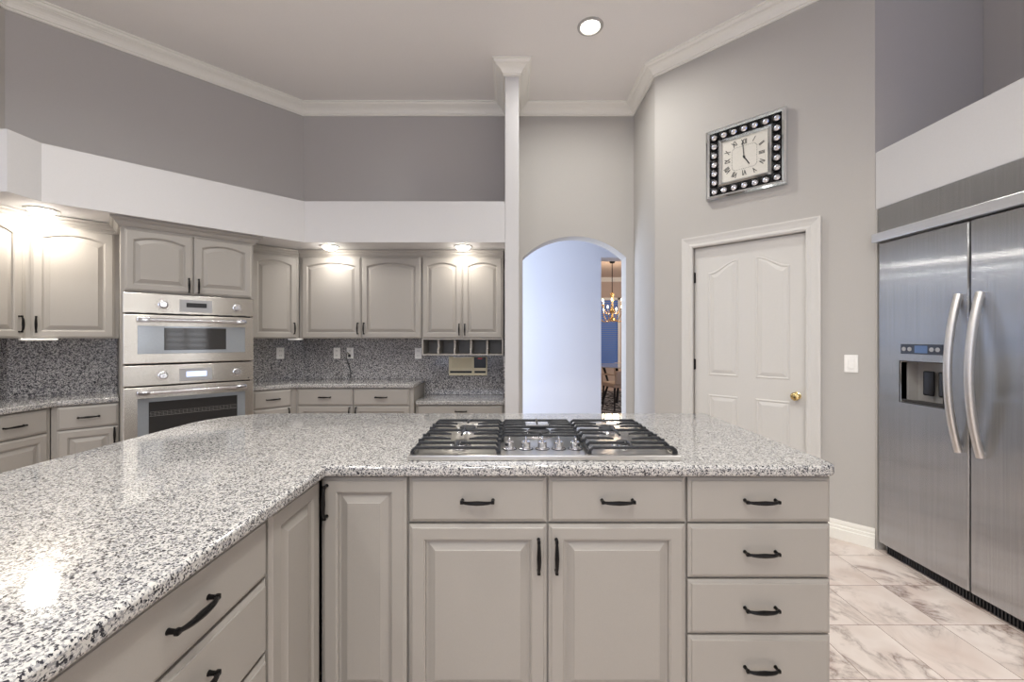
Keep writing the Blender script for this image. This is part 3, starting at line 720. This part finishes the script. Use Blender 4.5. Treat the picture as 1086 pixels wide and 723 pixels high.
q = B(); box(q, a+.005,b-.005,-.035,.058,c,c+.006); box(q, a+.005,b-.005,-.04,-.03,c,c+.016,.003,1); obj('drip_tray', q, M_dark, dp)
q = B(); box(q, a+.005,b-.0,-.0485,-.0445,1.245-DZ0,1.302-DZ0,.002,1); dpn = obj('dispenser_controls', q, plain('control_navy', (.03,.035,.05), .25), ld)
q = B(); box(q, a+.09,b-.08,-.0495,-.0485,1.253-DZ0,1.294-DZ0); obj('display', q, M_bluescreen, dpn)
for x in (.022,.056,.18,.212):
    q = B(); lathe(q, [(.009,0),(.012,0),(.012,.002),(.009,.002)], 16, Matrix.Translation((a+.005+x,-.0485,1.2735-DZ0)) @ rot); obj('button', q, M_plug, dpn)
def fhandle(x, root):
    q = B(); n = 25; pts = []; rr = []
    z0, z1 = .755-DZ0, 1.56-DZ0
    for i in range(n):
        u = i/(n-1)*2-1
        pts.append((x, -.052-.058*(1-u*u), z0+(z1-z0)*(u+1)/2)); rr.append(.017)
    tube(q, pts, rr, 14, 1.0)
    for z in (z0+.02, z1-.02): cyl(q, (x,-.045,z), (x,-.066,z), .014, seg=14)
    return obj('handle', q, plain('handle_satin_'+root.name, (.66,.64,.62), .38, 1), root, smooth=True)
fhandle(DS-.004-.045, ld); fhandle(.05, rd)
q = B(); box(q, 0,FW,-.018,.03,1.985,2.145,.003,1); obj('top_panel', q, M_fridge, fr)
q = B(); box(q, -.006,FW,-.058,.03,1.93,1.985,.004,2); obj('trim_bar', q, steel('trim_steel','X',.3,(.72,.72,.73),.3), fr)
q = B(); box(q, .02,FW,.02,.04,.003,.06)
for k in range(78): box(q, .03+k*.0152,.038+k*.0152,.008,.02,.008,.052)
obj('toe_grille', q, M_black, fr)

# ------------------------------------------------------------------ clock
CS = .726; CZ = 2.713; CW = .275
ck = thing('clock', 'square mirrored wall clock with crystal border above the pantry door', 'clock', on_diag(CS, CZ), EA)
def ring(q, ro, ri, y0, y1, yi=None):
    for (x0_,x1_,z0_,z1_) in ((-ro,ro,ri,ro),(-ro,ro,-ro,-ri),(-ro,-ri,-ri,ri),(ri,ro,-ri,ri)): box(q, x0_,x1_,y0,y1,z0_,z1_,.0)
def framering(ro, ri, y, h):
    """mitred frame with a peaked section"""
    q = B(); mid = (ro+ri)/2; rs = []
    for r, yy in ((ro,0),(ro,y),(mid,y-h),(ri,y),(ri,0)):
        rs.append([q.verts.new((a*r, yy, b*r)) for a, b in ((-1,-1),(1,-1),(1,1),(-1,1))])
    for a in range(5):
        A, Bb = rs[a], rs[(a+1) % 5]
        for k in range(4): q.faces.new((A[k], A[(k+1) % 4], Bb[(k+1) % 4], Bb[k]))
    return q
obj('outer_frame', framering(CW, CW-.028, -.04, .008), M_mirror, ck)
q = B(); box(q, -CW+.026,CW-.026,-.022,-.002,-CW+.026,CW-.026); obj('backing', q, M_black, ck)
obj('inner_frame', framering(.182, .158, -.036, .008), M_mirror, ck)
q = B(); box(q, -.159,.159,-.028,-.0225,-.159,.159); obj('dial', q, M_face, ck)
pos = []
rr_ = .2145
for i in range(7):
    v = -rr_+i*2*rr_/6
    pos += [(v, rr_), (v, -rr_)]
    if 0 < i < 6: pos += [(rr_, v), (-rr_, v)]
for i, (a, b) in enumerate(pos):
    q = B(); lathe(q, [(.017,.0),(.0335,.0),(.0345,.006),(.031,.012),(.024,.014),(.019,.006)], 20, Matrix.Translation((a,-.0225,b)) @ rot); st = obj('crystal_setting', q, M_bronze, ck, smooth=True)
    q = B(); lathe(q, [(.0225,.001),(.0228,.011),(.016,.017),(.011,.015),(.001,.020)], 9, Matrix.Translation((a,-.0225,b)) @ rot); obj('crystal', q, M_crystal, st)
for k, t in enumerate(['XII','I','II','III','IV','V','VI','VII','VIII','IX','X','XI']):
    a = -2*PI*k/12; rx = .118/max(abs(math.cos(a)), abs(math.sin(a)))*.98; rx = min(rx, .150)
    q = B(); merge(q, text_bm(t, .054, Matrix.Translation((-math.sin(a)*rx, -.0288, math.cos(a)*rx)) @ Matrix.Rotation(-a, 4, 'Y') @ Matrix.Rotation(R(90), 4, 'X') @ Matrix.Diagonal((.62,1,1,1))))
    obj('numeral', q, M_ink, ck)
q = B()
for s_ in range(60):
    u = (s_/60*4) % 4; k = int(u); f = (u-k)*2-1; r_ = .086
    x, z = [(f, 1), (1, -f), (-f, -1), (-1, f)][k]
    l = math.hypot(x, z); c_ = min(1, 1.27/l)
    box(q, x*r_*c_-.0018,x*r_*c_+.0018,-.0292,-.0282,z*r_*c_-.0018,z*r_*c_+.0018)
obj('minute_track', q, M_ink, ck)
def hand(name, ang, L, w, y):
    q = B(); box(q, -w,w,y-.001,y,-.015,L,0); bmesh.ops.rotate(q, verts=q.verts, cent=(0,0,0), matrix=Matrix.Rotation(ang, 3, 'Y')); obj(name, q, M_ink, ck)
hand('minute_hand', R(-5), .118, .0028, -.0315); hand('hour_hand', R(150), .072, .0038, -.0300)
q = B(); cyl(q, (0,-.0335,0),(0,-.0285,0), .008); obj('hub', q, M_ink, ck)

# ------------------------------------------------------------------ cooktop
KX, KY, KZ = .1117, 1.408, .9155
ct = thing('gas_cooktop', 'stainless five-burner gas cooktop with black grates set in the island', 'cooktop', (KX, KY, KZ))
hw = .47; dep = .54
q = B(); box(q, -hw,hw,0,dep,0,.012,.004,2); box(q, -hw,hw,0,.024,.004,.0185,.004,2); box(q, -hw,hw,dep-.02,dep,.004,.0165,.004,2); box(q, -hw,-hw+.014,.01,dep-.01,.004,.0165,.004,2); box(q, hw-.014,hw,.01,dep-.01,.004,.0165,.004,2)
obj('tray', q, M_tray, ct, smooth=True)
q = B(); box(q, -hw+.022,hw-.022,.03,dep-.02,.0122,.0135,.001,1); obj('burner_deck', q, M_tray, ct)
def burner(x, y, r):
    q = B(); lathe(q, [(r*1.5,0),(r*1.45,.003),(r*1.05,.004),(r*1.0,.012),(r*.96,.013),(.001,.013)], 32, Matrix.Translation((x,y,.013))); b_ = obj('burner', q, M_chrome, ct, smooth=True)
    q = B(); lathe(q, [(r*.95,0),(r*.97,.005),(r*.85,.008),(.001,.008)], 32, Matrix.Translation((x,y,.026))); obj('burner_cap', q, M_iron, b_, smooth=True)
    q = B(); cyl(q, (x-r*1.15,y-.005,.013),(x-r*1.15,y-.005,.03),.003,seg=8); obj('igniter', q, M_plate, b_)
burner(-.305,.135,.030); burner(-.305,.40,.036); burner(.305,.135,.030); burner(.305,.40,.036); burner(0,.33,.048)
def bar(q, p, up=0, r=.0058):
    """square bar along a polyline, tapered to its tip when up"""
    for a, b in zip(p, p[1:]):
        a = Vector(a); b = Vector(b); tube(q, [a, b], r, 4)
def side_grate(cx, flip):
    q = B(); x0, x1 = cx-.150, cx+.150; z = .040; zl = .027; m = cx
    def full(y, lift=0): 
        tube(q, [(x0,y,zl+.002),(x0+.012,y,z),(x1-.012,y,z),(x1,y,zl+.002)], .0060, 6)
    full(.022); full(.295); full(.495)
    for y, L in ((.155,.115),(.235,.105),(.37,.105),(.43,.105)):
        for s in (-1, 1):
            tube(q, [(m+s*.150,y,zl),(m+s*.138,y,z+.002),(m+s*(.150-L*.7),y,z+.001),(m+s*(.150-L),y,z-.002)], [.0064,.0060,.006,.0035], 6)
    tube(q, [(x0,.09,zl),(x0+.012,.09,z),(m-.03,.09,z),(m-.012,.09,z+.001)], [.0060,.0060,.0058,.005], 6)
    tube(q, [(x1,.09,zl),(x1-.012,.09,z),(m+.03,.09,z),(m+.012,.09,z+.001)], [.0060,.0060,.0058,.005], 6)
    for x in (x0, x1): tube(q, [(x,.022,zl-.002),(x,.495,zl-.002)], .0058, 6)
    for y0, y1, in ((.022,.10),(.295,.20),(.295,.365),(.495,.43)):
        tube(q, [(m,y0,z),(m,(y0+y1)/2,z+.004),(m,y1,z+.002)], [.0060,.006,.0042], 6)
    for x in (x0, x1):
        for y in (.03,.295,.487): box(q, x-.007,x+.007,y-.007,y+.007,-.001+.0145-.0005,zl,.001,1)
        for y in (.155,.235,.37,.43): box(q, x-.008,x+.008,y-.006,y+.006,zl-.004,z-.001,.002,1)
    return obj('grate', q, M_iron, ct, smooth=True)
side_grate(-.309, 1); side_grate(.309, -1)
q = B(); z = .040; zl = .027
for y in (.205,.355,.495): tube(q, [(-.152,y,zl),(-.140,y,z),(.140,y,z),(.152,y,zl)], .0060, 6)
for y in (.255,.30,.41,.45):
    for s in (-1, 1): tube(q, [(s*.152,y,zl),(s*.14,y,z),(s*.08,y,z+.001),(s*.05,y,z-.002)], [.0060,.0060,.0058,.0035], 6)
for y0, y1 in ((.205,.275),(.495,.42)): tube(q, [(0,y0-.008,z+.004),(0,(y0+y1)/2,z+.004),(0,y1,z)], [.007,.006,.004], 6)
for x in (-.152,.152):
    tube(q, [(x,.205,zl-.002),(x,.495,zl-.002)], .0058, 6)
    for y in (.21,.49): box(q, x-.007,x+.007,y-.007,y+.007,.0137,zl,.001,1)
obj('grate', q, M_iron, ct, smooth=True)
for k in range(5):
    x = (k-2)*.0605; y = .105
    q = B(); lathe(q, [(.024,0),(.024,.003),(.017,.005),(.0165,.024),(.014,.027),(.001,.027)], 24, Matrix.Translation((x,y,.0136)))
    box(q, x-.0035,x+.0035,y-.02,y+.02,.04,.056,.002,1); obj('knob', q, M_chrome, ct, smooth=True)
    q = B(); lathe(q, [(.027,0),(.027,.0012),(.001,.0012)], 24, Matrix.Translation((x,y,.0134))); obj('knob_ring', q, M_black, ct)

# ------------------------------------------------------------------ downlights
def downlight(loc, r, label, power, cone=None, dome=None, spread=None, group=None, col=WARM):
    t = thing('recessed_downlight', label, 'ceiling light', loc, 0, group)
    q = B(); lathe(q, [(r*.74,-.001),(r*.78,-.010),(r*.98,-.006),(r,0),(r*.74,0)], 40)
    # the ring profile is closed on itself
    obj('trim_ring', q, M_ring, t, smooth=True)
    q = B(); lathe(q, [(r*.72,-.001),(r*.6,-.006),(.001,-.008)] if not dome else [(r*.74,.0),(r*.72,-.012),(r*.6,-.026),(r*.35,-.036),(.001,-.040)], 32); obj('lens', q, M_bulblamp if dome else M_lamp, t, smooth=True)
    lamp('downlight_lamp', 'AREA', (loc[0],loc[1],loc[2]-(.044 if dome else .014)), power, col, (0,0,0), r*1.4, spread=spread)
    return t
downlight((.609,3.197,ZC), .1, 'round recessed ceiling light in the high ceiling, left of the clock', 19, spread=R(165), group=None)
for i, (x, y) in enumerate([(-1.9,1.7),(-.7,1.0),(.5,1.2),(.3,.3),(.5,-.4),(-1.9,-.4),(-.4,-.6),(.9,-1.2),(-1.9,-2.4),(-.4,-2.4),(.9,-2.8),(-2.6,.6)]):  # unseen ceiling lights, added and spread out for ambient fill
    downlight((x,y,ZC), .1, 'round ceiling light added for fill, unseen above or behind the viewpoint', FILL_CAN_POWER, spread=R(150), group='added fill downlights out of frame')
WARM2 = (1,.92,.80)
downlight((-1.678,3.79,ZS0), .085, 'round light in the soffit over the wide upper cabinet doors', SOFFIT_POWER, dome=1, col=(1,.97,.93))
downlight((-.452,3.79,ZS0), .085, 'round light in the soffit over the narrow upper doors by the column', SOFFIT_POWER, dome=1, col=WARM2)
downlight((-3.10,2.71,ZS0), .085, 'round light in the soffit over the left corner cabinets', 4.5, dome=1, col=WARM2)

# ------------------------------------------------------------------ dining room things
ch = thing('chandelier', 'gold candle chandelier hanging in the dining room beyond the arch', 'chandelier', (2.12,8.7,0))
q = B(); cyl(q, (0,0,2.30),(0,0,2.96), .008, seg=8); lathe(q, [(.001,2.96),(.06,2.955),(.05,2.93),(.01,2.92),(.001,2.92)], 20); obj('rod', q, M_bronze, ch)
q = B(); lathe(q, [(.001,1.68),(.03,1.70),(.05,1.75),(.025,1.80),(.02,1.86),(.06,1.92),(.03,1.98),(.018,2.08),(.035,2.14),(.02,2.20),(.05,2.27),(.012,2.31),(.001,2.31)], 20); obj('stem', q, M_gold, ch, smooth=True)
for tier, (n, rad, z0_) in enumerate(((8,.36,1.80),(6,.22,1.96))):
    for k in range(n):
        a = 2*PI*k/n+.3+tier; ca, sa = math.cos(a), math.sin(a)
        q = B(); pts = [(ca*rad*u, sa*rad*u, z0_-.13*math.sin(u*PI)+.07*u*u) for u in [i/10 for i in range(11)]]
        tube(q, pts, .008, 6); x, y, z = pts[-1]
        lathe(q, [(.008,0),(.03,.008),(.032,.014),(.008,.016)], 12, Matrix.Translation((x,y,z))); ar = obj('arm', q, M_gold, ch, smooth=True)
        q = B(); cyl(q, (x,y,z+.014),(x,y,z+.085), .009, seg=10); obj('candle', q, M_plate, ar)
        q = B(); lathe(q, [(.006,0),(.013,.015),(.010,.035),(.001,.06)], 10, Matrix.Translation((x,y,z+.085))); obj('bulb', q, M_bulb, ar, smooth=True)
        q = B(); lathe(q, [(.001,0),(.01,.015),(.012,.025),(.001,.05)], 6, Matrix.Translation((x,y,z-.055))); obj('pendant', q, M_crystal, ar)
lamp('chandelier_lamp', 'POINT', (2.12,8.7,2.25), 30, (1,.8,.6), size=.3)
tb = thing('dining_table', 'glass-topped dining table with dark legs beyond the arch', 'table', (2.35,8.75,.013))
q = B(); lathe(q, [(.001,.735),(.72,.735),(.725,.742),(.72,.75),(.001,.75)], 48); obj('table_top', q, M_tglass, tb, smooth=True)
for k in range(4):
    a = PI/4+k*PI/2+.25; q = B(); tube(q, [(math.cos(a)*.42,math.sin(a)*.42,0),(math.cos(a)*.3,math.sin(a)*.3,.35),(math.cos(a)*.42,math.sin(a)*.42,.734)], [.03,.022,.03], 8); obj('leg', q, M_black, tb)
def chair(loc, rotz, label):
    t = thing('dining_chair', label, 'chair', loc, rotz)
    q = B(); box(q, -.24,.24,-.24,.24,.42,.50,.025,3); obj('seat', q, M_fabric, t, smooth=True)
    q = B(); box(q, -.23,.23,.20,.26,.50,.75,.03,3, Matrix.Rotation(R(-4),4,'X')); obj('backrest', q, M_fabric, t, smooth=True)
    for x in (-.21,.21):
        for y in (-.21,.21):
            q = B(); tube(q, [(x,y,.43),(x*1.05,y*1.08,0)], [.02,.013], 8); obj('leg', q, M_black, t)
    for x in (-.24,.24):
        q = B(); tube(q, [(x,-.2,.43),(x,-.2,.64),(x,.25,.66)], .014, 8); obj('armrest', q, M_fabric, t)
    return t
chair((2.02,7.75,.013), R(195), 'beige upholstered chair on the near side of the dining table')
chair((2.75,9.75,.013), R(10), 'beige upholstered chair on the far side of the dining table under the window')
chair((1.55,8.6,.013), R(-80+180), 'beige upholstered chair at the left side of the dining table')
q = B(); box(q, .9,4.2,6.9,10.4,.001,.012); tag(obj('area_rug', q, M_rug), 'dark patterned rug under the dining table', 'rug')
